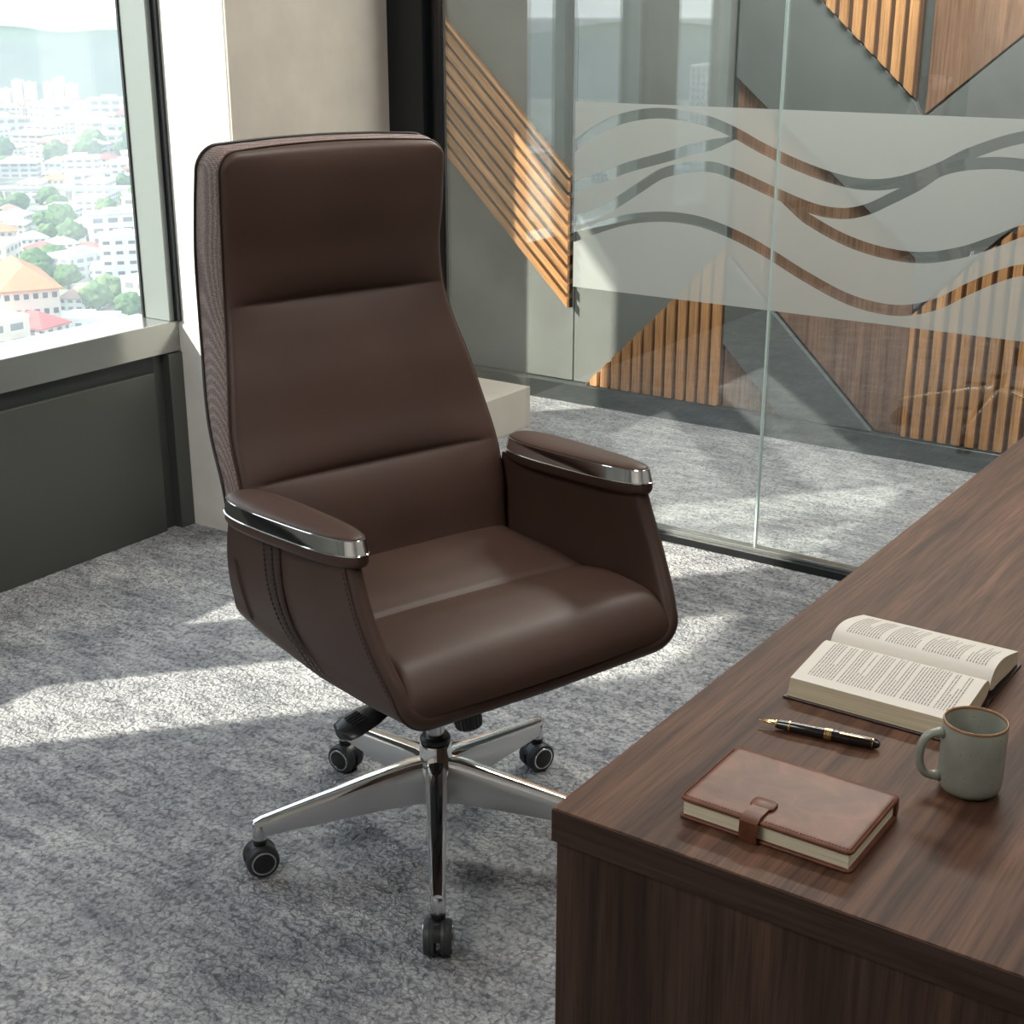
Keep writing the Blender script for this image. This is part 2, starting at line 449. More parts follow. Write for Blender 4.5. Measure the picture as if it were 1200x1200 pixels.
# wave cut-outs of the frosted film, centre lines (x, z, width)
WAVES = {
'A': [(-2.295, 1.140), (-2.29, 1.142), (-2.226, 1.185), (-2.154, 1.219), (-2.065, 1.241), (-1.978, 1.246), (-1.861, 1.231), (-1.775, 1.203), (-1.692, 1.167), (-1.573, 1.124), (-1.459, 1.096), (-1.372, 1.091), (-1.29, 1.107), (-1.209, 1.141), (-1.134, 1.182), (-1.007, 1.227), (-.8, 1.25), (-.5, 1.17), (-.2, 1.12), (.5, 1.2)],
'B': [(-2.288, 1.027), (-2.195, 1.06), (-2.105, 1.094), (-1.995, 1.126), (-1.91, 1.152), (-1.832, 1.172), (-1.762, 1.195)],
'C': [(-2.286, .926), (-2.193, .963), (-2.125, 1.002), (-2.058, 1.045), (-1.994, 1.083), (-1.908, 1.105), (-1.837, 1.109), (-1.768, 1.093), (-1.65, 1.053), (-1.532, 1.018), (-1.452, 1.012), (-1.388, 1.027), (-1.326, 1.059), (-1.258, 1.098), (-1.2, 1.138), (-1.113, 1.159), (-.999, 1.161), (-.8, 1.12), (-.5, 1.02), (-.1, 1.05), (.5, 1.1)],
'D': [(-1.649, 1.048), (-1.564, .998), (-1.447, .947), (-1.337, .921), (-1.229, .917), (-1.128, .94), (-1.053, .972), (-.981, 1.005), (-.7, 1.06), (-.4, .97), (0, .88), (.5, .98)],
'E': [(-2.286, .881), (-2.192, .918), (-2.1, .947), (-1.989, .963), (-1.901, .962), (-1.829, .95), (-1.735, .922), (-1.649, .886), (-1.553, .841), (-1.434, .794), (-1.345, .776), (-1.259, .777), (-1.175, .805), (-1.099, .852), (-1.024, .892), (-.969, .91), (-.7, .93), (-.4, .85), (0, .78), (.5, .86)]}
ZF0, ZF1 = .733, 1.269
def film_cols(x):
    cuts = []
    for k, T in WAVES.items():
        if T[0][0] <= x <= T[-1][0]:
            w = .0145
            if k == 'D': w *= min(1, .12 + (x - T[0][0]) / .10)
            if k == 'B': w *= min(1, .2 + (T[-1][0] - x) / .10)
            sl = (sinterp(x + .01, T) - sinterp(x - .01, T)) / .02
            w *= math.sqrt(1 + sl * sl)
            z = sinterp(x, T); cuts.append((z - w, z + w))
    cuts.sort(); res = []; z = ZF0
    for a, b in cuts:
        if a > z: res.append((z, a))
        z = max(z, b)
    if z < ZF1: res.append((z, ZF1))
    return res
def film(xa, xb, parent, off):
    n = int((xb - xa) / .003); mb = MB(); y = YG - .0072
    for i in range(n):
        a, b = xa + (xb - xa) * i / n, xa + (xb - xa) * (i + 1) / n
        ca, cb = film_cols(a), film_cols(b)
        if len(ca) != len(cb): ca = cb if len(ca) < len(cb) else ca; cb = ca
        for (p, q), (r_, s_) in zip(ca, cb): mb.add([(a, y, p), (b, y, r_), (b, y, s_), (a, y, q)], [(0, 1, 2, 3)])
    o = mb.build('frosted_film', M['frost'], parent, smooth=False); o.location = -Vector(parent.location)
    o['label'] = 'frosted band with clear wavy stripes'
for xa, xb, xf, lab in ((-2.774, XJ - .0015, -2.287, 'clear glass pane left of the upright joint, behind the chair, with frosted waves'),
                        (XJ + .0015, 2.2, XJ + .0015, 'clear glass pane right of the upright joint, behind the desk, with frosted waves')):
    g = empty('glass_panel', ((xa + xb) / 2, YG, 0)); tag(g, lab, 'glass partition', 'partition panes')
    p = MB().box(xa, xb, YG - .006, YG + .006, .025, 2.70).build('pane', M['glass'], g, smooth=False); p.location = -Vector(g.location)
    e = xb if xa < -2 else xa
    d = MB().box(e - .0011, e + .0011, YG - .0065, YG + .0065, .03, 2.70).build('polished_edge', M['glass_edge'], g, smooth=False); d.location = -Vector(g.location)
    film(max(xa, xf), min(xb, .45), g, 0)

# ------------------------------------------------------------------ office chair (local x forward, y to its left, z up)
ch = empty('office_chair', (-1.487, 1.887, 0), R(-18))
tag(ch, 'brown leather high-back executive office chair with chrome five-star base on the grey carpet', 'office chair')
UF = [(.46, -.10), (.50, -.112), (.56, -.135), (.64, -.152), (.72, -.178), (.80, -.216), (.888, -.246), (.957, -.272), (1.02, -.289), (1.10, -.292), (1.175, -.284), (1.252, -.278), (1.30, -.276)]
WF = [(.46, .255), (.56, .268), (.64, .276), (.72, .277), (.80, .272), (.888, .256), (.957, .241), (1.02, .2315), (1.10, .228), (1.175, .2305), (1.252, .231), (1.30, .231)]
ZB, ZTOP = .47, 1.283
def ztop(s, w, r=.034, add=0):
    d = abs(s) * w - (w - r)
    return ZTOP + add + .010 * (1 - s * s) - (r - math.sqrt(max(0, r * r - d * d)) if d > 0 else 0)
PADS = [(.50, .722, .020), (.722, 1.020, .023), (1.020, 1.305, .026)]
def back_front(s, z):
    u = sinterp(z, UF); b = 0
    for i, (a, c, h) in enumerate(PADS):
        if a <= z <= c:
            q = (z - a) / (c - a) * 2 - 1
            if i == 2 and q > 0: e = (1 - q**6)
            else:
                e = (1 - abs(q)**(5 if q < 0 else 3.5))**.62
            if i == 2 and q > 0: e = max(e, 0)
            b = h * max(0, e) * (1 - abs(s)**2.6)
            # headrest overhangs the crease, mid pad rises smoothly
    lat = .014 * s * s          # side wings wrap slightly forward
    return u + b + lat - .006
NS, NT = 56, 230
mb = MB(); rows = []
for j in range(NT + 1):
    t = j / NT; row = []
    for i in range(NS + 1):
        s = -1 + 2 * i / NS
        # denser toward the sides
        s = math.copysign(1 - (1 - abs(s))**1.5, s)
        z0 = ZB + (ZTOP - ZB) * t; w = sinterp(z0, WF)
        zt = ztop(s, w); z = ZB + (zt - ZB) * t
        w = sinterp(z, WF)
        edge = min((1 - abs(s)) * w, zt - z if t > .5 else 1)
        r_ = .012; dip = 0
        if edge < r_: dip = r_ - math.sqrt(max(0, r_ * r_ - (r_ - edge)**2))
        row.append((back_front(s, z) - dip, s * w, z))
    rows.append(row)
mb.grid(rows)
br = mb.build('backrest', M['leather'], ch, angle=180)
for zc in (.722, 1.020):
    pts = []
    for k in range(41):
        s_ = (-1 + 2 * k / 40) * .982; pts.append((back_front(s_, zc) - .0016, s_ * sinterp(zc, WF), zc))
    MB().tube(pts, [.0024 * min(1, .25 + 6 * (1 - abs(-1 + k / 20))) for k in range(41)], 6).build('back_seam', M['piping'], ch, angle=180)
# perimeter path of the backrest front edge and rear edge
UR = [(.50, -.185), (.60, -.195), (.66, -.203), (.732, -.228), (.80, -.280), (.86, -.320), (.92, -.346), (1.00, -.364), (1.10, -.371), (1.20, -.358), (1.267, -.343), (1.30, -.338)]
WR = [(.50, .290), (.60, .292), (.732, .290), (.80, .280), (.86, .266), (.92, .254), (1.00, .246), (1.10, .242), (1.20, .241), (1.267, .241), (1.30, .241)]
def perim(U, W, add, r, du=0, n=40):
    P = []
    for j in range(n + 1):
        z = .60 + (ZTOP + add - r - .60) * j / n; P.append((sinterp(z, U) + du, -sinterp(z, W), z))
    w = sinterp(ZTOP - .0, W); zc = ZTOP + add - r; nn = 8
    for j in range(1, nn + 1):
        a = PI / 2 * j / nn; z = zc + r * math.sin(a); l = w - r + r * math.cos(a); s = l / w
        P.append((sinterp(min(z, 1.3), U) + du, -l, z + .010 * (1 - s * s)))
    for j in range(1, 24):
        l = -(w - r) + 2 * (w - r) * j / 24; s = l / w
        P.append((sinterp(1.3, U) + du, l, ZTOP + add + .010 * (1 - s * s)))
    return P + [(x, -y, z) for x, y, z in reversed(P[:n + nn + 1])]
pf = perim(UF, WF, 0, .034); pf = [(u + .014 * min(1, (l / .23)**2) - .018 + .012 * 0, l, z) for u, l, z in pf]
pr = perim(UR, WR, .006, .038)
mb = MB(); rows = []
for k in range(9):
    t = k / 8; bul = .005 * math.sin(PI * t)
    row = []
    for a, b in zip(pf, pr):
        p = Vector(a).lerp(Vector(b), t); o_ = Vector((0, p.y / .25, max(0, (p.z - 1.1) / .2)));
        row.append(p + o_.normalized() * bul if o_.length else p)
    rows.append(row)
mb.grid(rows); mb.build('side_band', M['mesh'], ch, angle=180)['label'] = 'perforated leather side and top band'
# back shell
mb = MB(); rows = []
npf = len(pr)
for k in range(13):
    t = k / 12; row = []
    for (u, l, z) in pr:
        dep = .052 * math.sin(PI / 2 * t) * (1 if z > .8 else 1)
        sc = 1 + .035 * math.sin(PI * min(1, t * 1.15)) * (1 if z < 1.0 else max(0, (1.2 - z) / .2)) - .9 * (1 - math.cos(PI / 2 * t))
        row.append((u - dep, l * sc, z - max(0, z - 1.15) * .25 * t * t))
    rows.append(row)
mb.grid(rows); mb.build('back_shell', M['leather'], ch, angle=180)
MB().tube([(u - .002, l * 1.004, z + (.002 if z > 1.25 else 0)) for u, l, z in pr], .0032, 6).build('piping', M['piping'], ch, angle=180)
MB().tube([(u + .001, l * 1.004, z + (.001 if z > 1.25 else 0)) for u, l, z in pf], .0022, 6).build('front_piping', M['leather_edge'], ch, angle=180)
def stitches(path, name, m, parent, length=.0055, gap=.0035, r=.0009):
    mb = MB(); pts = [Vector(p) for p in path]; d = [0]
    for a, b in zip(pts, pts[1:]): d.append(d[-1] + (b - a).length)
    def at(s):
        for i in range(len(d) - 1):
            if s <= d[i + 1]: return pts[i].lerp(pts[i + 1], (s - d[i]) / max(1e-9, d[i + 1] - d[i]))
        return pts[-1]
    s = 0
    while s + length < d[-1]:
        mb.tube([at(s), at(s + length / 2), at(s + length)], r, 4); s += length + gap
    return mb.build(name, m, parent)
half = [p for p in pf]
stitches([tuple(Vector(a).lerp(Vector(b), .10) + Vector((0, math.copysign(.0022, a[1]) if abs(a[1]) > .19 else 0, .002 if a[2] > 1.25 else 0))) for a, b in zip(pf, pr)], 'band_stitching', M['thread'], ch)

# bucket: U shaped shell with the arm sides
ZA = .703
def zb_of(u): return interp(u, [(-.2, .452), (-.12, .436), (.05, .428), (.2, .440), (.36, .462)])
def u_front(z): return sinterp(z, [(.44, .338), (.49, .335), (.53, .318), (.575, .290), (.62, .264), (.66, .243), (.703, .224)])
def u_rear(z): return sinterp(z, [(.43, -.165), (.48, -.205), (.55, -.198), (.675, -.168), (.71, -.160)])
def l_side(z): return sinterp(z, [(.43, .272), (.49, .288), (.55, .303), (.62, .312), (.703, .312)])
def bucket(off, nU=30):
    rows = []
    for j in range(nU + 1):
        t = j / nU; row = []
        zb = zb_of(-.18 + .5 * t) + off
        rc = .062 - off * .6
        # profile: side down, rounded corner, bottom
        prof = []
        for k in range(15):
            za = ZA + .062 * (-.19 + .42 * t); z = za + (zb + rc - za) * k / 14; prof.append((-(l_side(z) - off), z))
        lc = prof[-1][0]
        for k in range(1, 11):
            a = PI / 2 * k / 10; prof.append((lc + rc * (1 - math.cos(a)), zb + rc * (1 - math.sin(a))))
        lb = prof[-1][0]
        for k in range(1, 13): prof.append((lb * (1 - k / 12), zb - .004 * (k / 12)))
        full = prof + [(-a, b) for a, b in reversed(prof[:-1])]
        for l, z in full:
            ur, uf = u_rear(max(z, .43)), u_front(max(z, .44))
            mid = 1 - min(1, abs(l) / .27)
            row.append((ur + (uf - ur) * t, l, z))
        rows.append(row)
    return rows
ro, ri = bucket(0), bucket(.030)
n = len(ro[0]); nn = len(ro)
V = []; F = []
# outer and inner surfaces, front rim rounded
front = []
for k in range(1, 6):
    a = PI * k / 6; front.append([tuple(Vector(p).lerp(Vector(q), (1 - math.cos(a)) / 2) + Vector((.014 * math.sin(a), 0, 0))) for p, q in zip(ro[-1], ri[-1])])
secs = ro + front + list(reversed(ri))
mb = MB(); mb.grid(secs)
base = 0
m_ = len(secs)
for i in range(m_ // 2):   # close the arm tops
    a, b = i, m_ - 1 - i
    if b - a < 2: break
    for e in (0, n - 1):
        mb.f.append((a * n + e, (a + 1) * n + e, (b - 1) * n + e, b * n + e) if b - 1 != a + 1 else (a * n + e, (a + 1) * n + e, b * n + e))
for j in range(n - 1): mb.f.append((j, j + 1, (m_ - 1) * n + j + 1, (m_ - 1) * n + j))
bk = mb.build('seat_shell', M['leather'], ch, angle=60)
rim = [tuple(Vector(p) + Vector((.0, 0, 0))) for p in front[1]]
MB().tube([(x - .004, y * 1.004, z - .0005) for x, y, z in front[0]], .0024, 6).build('rim_piping', M['leather_edge'], ch, angle=180)
# seam panel on the outside of both arm sides: two stitched seams with a perforated strip between
for sg in (-1, 1):
    def side(u, z, o): return (u, sg * (l_side(z) + o), z)
    zlo, zhi = .47, .700
    def ctr(z): return sinterp(z, [(.44, .11), (.475, .062), (.50, .034), (.53, .012), (.58, -.002), (.63, -.005), (.703, -.006)])
    n_ = 26; zs = [zlo + (zhi - zlo) * k / n_ for k in range(n_ + 1)]
    rows = []
    for z in zs:
        rows.append([side(ctr(z) + du, z, o) for du, o in ((-.0265, -.001), (-.026, .0012), (-.013, .0040), (-.001, .0012), (.001, .0012), (.013, .0040), (.026, .0012), (.0265, -.001))])
    MB().grid(rows).build('arm_strip', M['strip'], ch, angle=180)
    for du in (-.0275, 0, .0275):
        stitches([side(ctr(z) + du, z, .003) for z in zs], 'arm_stitching', M['piping'], ch, .006, .003, .0014)
    # dashed seam just inside the front rim
    stitches([(u_front(z) - .006, sg * (l_side(z) + .0004), z) for z in [.50 + .2 * k / 20 for k in range(21)]], 'rim_stitching', M['thread_dark'], ch, .004, .004, .0009)
# lower rear cheek where the shell meets the bucket
mb = MB(); rows = []
for k in range(13):
    z = .452 + (.605 - .452) * k / 12
    rows.append([(-.150 - .035 * math.cos(a) * 1.6 - (0 if z > .5 else -.5 * (.5 - z)), (l_side(max(z, .49)) + .004 - (.0 if z > .49 else (.49 - z) * .8)) * math.sin(a) if abs(math.sin(a)) < 1 else math.copysign(l_side(max(z, .49)) + .004 - (.0 if z > .49 else (.49 - z) * .8), a), z) for a in [(-PI / 2 + PI * i / 24) for i in range(25)]])
    q0 = rows[-1][0]; rows[-1] = [(q0[0] + .012, q0[1] + .014, q0[2])] + rows[-1] + [(q0[0] + .012, -q0[1] - .014, q0[2])]
mb.grid(rows); mb.build('rear_cheek', M['leather'], ch, angle=180)

# seat cushion with one lateral crease
def cushion():
    mb = MB(); NU, NL = 130, 60
    u0, u1 = -.155, .345; top = []
    for i in range(NU + 1):
        q = i / NU; q = .5 - .5 * math.cos(PI * q); row = []
        for j in range(NL + 1):
            s = -1 + 2 * j / NL; s = math.sin(s * PI / 2)
            w = .272 + (.008 * max(0, (q - .5) * 2))
            l = s * w
            u = u0 + (u1 + .012 * (1 - s * s) - u0) * q
            zt = sinterp(u, [(-.16, .553), (0, .553), (.112, .553), (.20, .557), (.28, .553), (.345, .538)])
            bul = .010 * (1 - s**4)
            # crease
            cu = .112 + .006 * s
            d = abs(u - cu); cr = .006 * math.exp(-(d / .007)**2) * (1 if abs(s) < .86 else max(0, (1 - abs(s)) / .14)) + .007 * math.exp(-(d / .045)**2)
            zt += bul - cr
            e = min(w - abs(l), 1); r_ = .022
            f = 1 if e > r_ else math.sqrt(max(0, 1 - (1 - e / r_)**2))
            ef = u1 + .012 * (1 - s * s) - u; rf = .060
            g = 1 if ef > rf else math.sqrt(max(0, 1 - (1 - ef / rf)**2))
            zb = .482
            row.append((u, l, zb + (zt - zb) * min(1, (.35 + .65 * f)) * (g if ef < rf else 1) if e > 0 or True else zb))
        top.append(row)
    mb.grid(top)
    return mb.build('seat_cushion', M['leather'], ch, angle=180)
cushion()

# armrests
def arm_outline(d, z, cx=.045, ax=.203, l0=0, n=72):
    out = []
    for k in range(n):
        a = 2 * PI * k / n; ca, sa = math.cos(a), math.sin(a)
        x = math.copysign(abs(ca)**.66, ca); y = math.copysign(abs(sa)**.80, sa)
        hw = .0465 - .008 * x
        out.append((cx + x * (ax - d), y * (hw - d), z))
    return out
for sg in (-1, 1):
    ar = bpy.data.objects.new('armrest', None); ar.location = (0, sg * .298, 0); ar.rotation_euler = (0, R(-3.6), sg * R(-1.5)); ar.location.x = .047; ar.location.z = .004; link(ar, ch)
    def O(d, z): return [Vector(p) for p in arm_outline(d, z)]
    b = MB().loft([O(.016, .690), O(.004, .693), O(0, .700), O(.0005, .7115)]).build('arm_base', M['leather'], ar, angle=50)
    t = MB().loft([O(.002, .7110), O(-.0014, .7118), O(-.0014, .7128), O(.0004, .7138), O(.0050, .7350), O(.0040, .7358), O(.0045, .7368), O(.0085, .7368)]).build('chrome_trim', M['chrome'], ar, angle=40)
    t['label'] = 'chrome trim band'
    secs = [O(.0078, .734)] + [O(.0078 + .030 * (1 - math.cos(a)), .7365 + .007 * math.sin(a)) for a in [R(x) for x in (5, 15, 25, 35, 45, 55, 65, 74)]]
    MB().loft(secs).build('arm_pad', M['leather'], ar, angle=60)

# mechanism, lever, tension knob
MB().box(-.10, .12, -.085, .085, .385, .428).build('mechanism', M['black'], ch, bevel=.012)
lv = MB(); 
lv.loft([[(x, y + dy, z + dz) for dy, dz in ((-.007, -.004), (.007, -.004), (.007, .005), (-.007, .005))] for x, y, z in ((.05, -.04, .395), (.05, -.10, .365), (.05, -.15, .345))])
lv.loft([[(cx_ + a, y, z_ + b) for a, b in [(.036 * wd * math.cos(2 * PI * k / 16), .0085 * math.sin(2 * PI * k / 16)) for k in range(16)]] for cx_, y, z_, wd in ((.05, -.128, .352, .45), (.05, -.145, .348, .75), (.05, -.175, .340, 1.0), (.05, -.212, .330, 1.05), (.05, -.228, .325, .9), (.05, -.234, .323, .4))])
lev = lv.build('lever', M['black'], ch, angle=50)
gr = MB()
for k in range(5):
    x = .032 + k * .008
    gr.tube([(x, -.212, .3395), (x, -.186, .3462)], .0017, 6)
gr.build('lever_grip', M['tyre'], lev, smooth=False)
kn = MB(); nk = 40
prof = [(.0, .0), (.020, .0), (.0245, .004), (.0255, .012), (.0255, .060), (.022, .066), (0, .066)]
secs = [[(r_ * (1 + (.035 if (k % 2) else -.03)) * math.cos(2 * PI * k / nk), r_ * (1 + (.035 if (k % 2) else -.03)) * math.sin(2 * PI * k / nk), z) for k in range(nk)] for r_, z in prof]
kn.loft(secs, cap=False)
k_ = kn.build('tension_knob', M['black'], ch, angle=25); k_.location = (.080, .022, .268); k_.rotation_euler = (R(4), R(-8), 0)
MB().lathe([(.008, 0), (.008, .07)], 12).build('knob_stem', M['black'], k_).location = (0, 0, .06)

# gas lift and star base
MB().lathe([(.0175, .17), (.0175, .39)], 32).build('gas_lift', M['satin'], ch)
MB().lathe([(.018, .212), (.027, .212), (.029, .215), (.029, .223), (.025, .228), (.018, .228)], 32).build('lift_collar', M['black'], ch)
sb = MB()
sb.lathe([(.0, .09), (.030, .09), (.034, .10), (.038, .17), (.0335, .178), (.0305, .183), (.0305, .206), (.0285, .211), (.019, .211)], 40)
def arm_secs(th):
    out = []
    for r_, zt, h, w in ((.022, .184, .092, .022), (.05, .182, .088, .0205), (.10, .171, .078, .019), (.20, .148, .060, .0165), (.30, .125, .043, .0140), (.335, .117, .037, .0130), (.350, .111, .028, .0110)):
        q = []
        for a, b in ((-1, -1), (-1, -.15), (-.92, .45), (-.62, .86), (0, 1), (.62, .86), (.92, .45), (1, -.15), (1, -1)):
            z = zt - h * .5 + h * .5 * b if b < 0 else zt - h * .5 + h * .5 * (1 - (1 - b) * min(1, .022 / (h * .5)) if b > 0 else 0)
            y = a * w * (.82 if b == -1 else 1)
            q.append((r_ * math.cos(th) - y * math.sin(th), r_ * math.sin(th) + y * math.cos(th), z))
        out.append(q)
    return out
ANG = [R(a + 18) for a in (-52, 19, 89.5, 162, 234)]
CAX = [R(a + 18) for a in (34.8, 0, -20, -88, -33)]
sbo = sb.build('star_base', M['chrome'], ch, angle=40)
for th, ax in zip(ANG, CAX):
    ba = MB().loft(arm_secs(th)).build('base_arm', M['chrome'], sbo, angle=38)
    ba.data.materials.append(M['cast'])
    for p in ba.data.polygons:
        if abs(p.normal.z) < .38 and abs(p.normal.x * math.cos(th) + p.normal.y * math.sin(th)) < .7: p.material_index = 1
    tx, ty = .340 * math.cos(th), .340 * math.sin(th)
    MB().lathe([(.0125, .070), (.0135, .074), (.0135, .100), (.011, .104)], 24, Matrix.Translation((tx, ty, 0))).build('base_socket', M['satin'], sbo)
    cs = bpy.data.objects.new('caster', None); cs.location = (tx, ty, 0); cs.rotation_euler = (0, 0, ax); link(cs, ch)
    # local x = wheel axis, trail along local -y
    ty_ = -.014 if th < R(100) and th > R(-40) else .0
    Mx = Matrix.Translation((0, ty_, .031)) @ Matrix.Rotation(PI / 2, 4, 'Y')
    for sg in (-1, 1):
        w = MB().lathe([(.0, sg * .004), (.0255, sg * .004), (.0300, sg * .006), (.0310, sg * .009), (.0310, sg * .012), (.0302, sg * .0125), (.0302, sg * .0135), (.0310, sg * .014), (.0308, sg * .019), (.0285, sg * .0235), (.026, sg * .0245), (.0, sg * .0245)], 40, Mx, cap=False)
        w.build('wheel', M['tyre'], cs, angle=30)
        MB().lathe([(.0195, sg * .0244), (.0200, sg * .0256), (.0228, sg * .0256), (.0233, sg * .0244)], 40, Mx, cap=False).build('wheel_ring', M['satin'], cs, angle=30)['label'] = 'silver ring on the wheel'
        MB().lathe([(.0, sg * .0262), (.016, sg * .0260), (.0193, sg * .0246)], 40, Mx, cap=False).build('wheel_cap', M['black'], cs, angle=30)
    hd = MB()
    hd.lathe([(.0115, .058), (.013, .062), (.013, .072), (.006, .073), (.006, .09)], 20)
    hd.loft([[(x, ty_ + (.030 if 1 else 0) * math.cos(a) , .031 + .030 * math.sin(a)) for a in [R(15 + 150 * k / 12) for k in range(13)]] + [(x, ty_ + .012 * math.cos(a), .031 + .012 * math.sin(a)) for a in [R(165 - 150 * k / 12) for k in range(13)]] for x in (-.0075, .0075)])
    hd.build('caster_fork', M['black'], cs, angle=40)

# ------------------------------------------------------------------ desk
DX0, DX1, DY0, DY1 = -.688, .14, 1.062, 3.02
dk = empty('desk', ((DX0 + DX1) / 2, (DY0 + DY1) / 2, 0)); tag(dk, 'dark walnut desk with slab ends filling the right foreground', 'desk')
def dpart(mb, name, m, **k):
    o = mb.build(name, m, dk, smooth=False, **k); o.location = -Vector(dk.location); return o
dpart(MB().box(DX0, DX1, DY0, DY1, .711, .75), 'desk_top', M['desk'], bevel=.0012, seg=2)
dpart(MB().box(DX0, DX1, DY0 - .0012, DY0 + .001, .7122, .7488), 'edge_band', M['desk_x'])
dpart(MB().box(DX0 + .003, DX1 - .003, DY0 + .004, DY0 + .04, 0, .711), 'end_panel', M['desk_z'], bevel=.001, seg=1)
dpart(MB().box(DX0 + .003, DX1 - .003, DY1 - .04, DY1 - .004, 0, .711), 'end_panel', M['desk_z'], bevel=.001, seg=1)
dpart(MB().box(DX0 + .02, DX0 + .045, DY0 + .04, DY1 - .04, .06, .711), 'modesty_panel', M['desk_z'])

# notebook
nb = empty('notebook', (-.485, 1.182, .75)); tag(nb, 'closed tan leather notebook with strap closure lying on the near desk corner', 'notebook')
X0, X1, Y0, Y1 = -.090, .0915, -.063, .064
def rrect(x0, x1, y0, y1, r, z, n=6):
    P = []
    for cx, cy, a0 in ((x1 - r, y1 - r, 0), (x0 + r, y1 - r, 90), (x0 + r, y0 + r, 180), (x1 - r, y0 + r, 270)):
        for k in range(n + 1):
            a = R(a0 + 90 * k / n); P.append((cx + r * math.cos(a), cy + r * math.sin(a), z))
    return P
for z0, z1, nm in ((.0, .0035, 'back_cover'), (.0195, .0240, 'front_cover')):
    e = .0012
    MB().loft([rrect(X0 + e, X1 - e, Y0 + e, Y1 - e, .006, z0), rrect(X0, X1, Y0, Y1, .007, z0 + e), rrect(X0, X1, Y0, Y1, .007, z1 - e), rrect(X0 + e, X1 - e, Y0 + e, Y1 - e, .006, z1), rrect(X0 + .008, X1 - .008, Y0 + .008, Y1 - .008, .003, z1 + .0004)]).build(nm, M['tan'], nb, angle=60)
MB().loft([[(x, Y1 - .006 + .0055 * math.cos(a) * 1.0, .012 + .012 * math.sin(a)) for a in [R(-90 + 180 * k / 12) for k in range(13)]] + [(x, Y1 - .008, .012 + .009 * math.sin(a)) for a in [R(90 - 180 * k / 6) for k in range(7)]] for x in (X0 + .001, X1 - .001)]).build('spine', M['tan'], nb, angle=60)
MB().box(X0 + .004, X1 - .004, Y0 + .004, Y1 - .008, .0035, .0195).build('page_block', M['pages_nb'], nb, smooth=False)
sx = -.012
prof = [(.005, .0249), (-.020, .0249)]
strap = [(Y0 + .032, .0252), (Y0 + .012, .0256), (Y0 + .003, .0258), (Y0 - .0028, .0225), (Y0 - .0035, .012), (Y0 - .0028, .0020), (Y0 + .004, .0004)]
rows_o = []
ths = .0018
mb = MB()
for i, (y, z) in enumerate(strap):
    a = strap[max(i - 1, 0)]; b = strap[min(i + 1, len(strap) - 1)]
    t = Vector((b[0] - a[0], b[1] - a[1])).normalized(); nrm = Vector((t.y, -t.x)) * (-1)
    rows_o.append([(sx - .0095, y, z), (sx + .0095, y, z), (sx + .0095, y + nrm.x * -ths, z + nrm.y * -ths), (sx - .0095, y + nrm.x * -ths, z + nrm.y * -ths)])
mb.loft(rows_o); mb.build('strap', M['tan'], nb, bevel=.0005, seg=2)
MB().loft([rrect(sx - .0125, sx + .0125, Y0 + .022, Y0 + .040, .005, .0243), rrect(sx - .0125, sx + .0125, Y0 + .022, Y0 + .040, .005, .0268), rrect(sx - .0115, sx + .0115, Y0 + .023, Y0 + .039, .0045, .0275)]).build('strap_tab', M['tan'], nb, angle=50)
stitches([(X0 + .003, Y1 - .01, .0243), (X0 + .003, Y0 + .004, .0243), (X1 - .003, Y0 + .004, .0243), (X1 - .003, Y1 - .01, .0243)], 'stitching', mat('tan_thread', (.07, .028, .018), .7), nb, .0022, .0014, .0006)

# fountain pen
pen = empty('fountain_pen', (-.5245, 1.3545, .7565), math.atan2(.023, .137)); tag(pen, 'black fountain pen with gold bands and bare gold nib lying on the desk', 'pen')
RX = Matrix.Rotation(PI / 2, 4, 'Y')
def pl(p): return MB().lathe(p, 28, RX)
pl([(.0046, -.049), (.0052, -.046), (.0058, -.036), (.0060, -.034), (.0062, .008)]).build('barrel', M['pen'], pen)
pl([(.0036, -.0505), (.0044, -.0495), (.0050, -.036), (.0050, -.034)]).build('grip', M['pen'], pen)
pl([(.0066, .008), (.0067, .030), (.0062, .056), (.0050, .062), (.0030, .065), (0.0004, .066)]).build('cap', M['pen'], pen)
for a, b, r_ in ((-.0355, -.0335, .0064), (.005, .0066, .0070), (.0072, .0112, .0071), (.0118, .0130, .0070), (.0575, .0585, .0063), (-.0505, -.0490, .0046)):
    pl([(r_ * .8, a - .0002), (r_, a), (r_, b), (r_ * .8, b + .0002)]).build('gold_band', M['gold'], pen)
nib = MB(); secs = []
for x, w in ((-.0505, .0036), (-.055, .0044), (-.060, .0036), (-.066, .0016), (-.0705, .0004)):
    secs.append([(x, w * math.sin(a), .0012 + w * .55 * math.cos(a) - (.0006 if x < -.06 else 0)) for a in [R(-100 + 200 * k / 10) for k in range(11)]] + [(x, w * .9 * math.sin(a), .0007 + w * .45 * math.cos(a) - (.0006 if x < -.06 else 0)) for a in [R(100 - 200 * k / 10) for k in range(11)]])
nib.loft(secs); nib.build('nib', M['gold'], pen, angle=60)
MB().tube([(.060, -.0035, .0045), (.055, -.0045, .0060), (.040, -.0048, .0064), (.022, -.0046, .0064)], [.0008, .001, .001, .0013], 8).build('clip', M['gold'], pen)

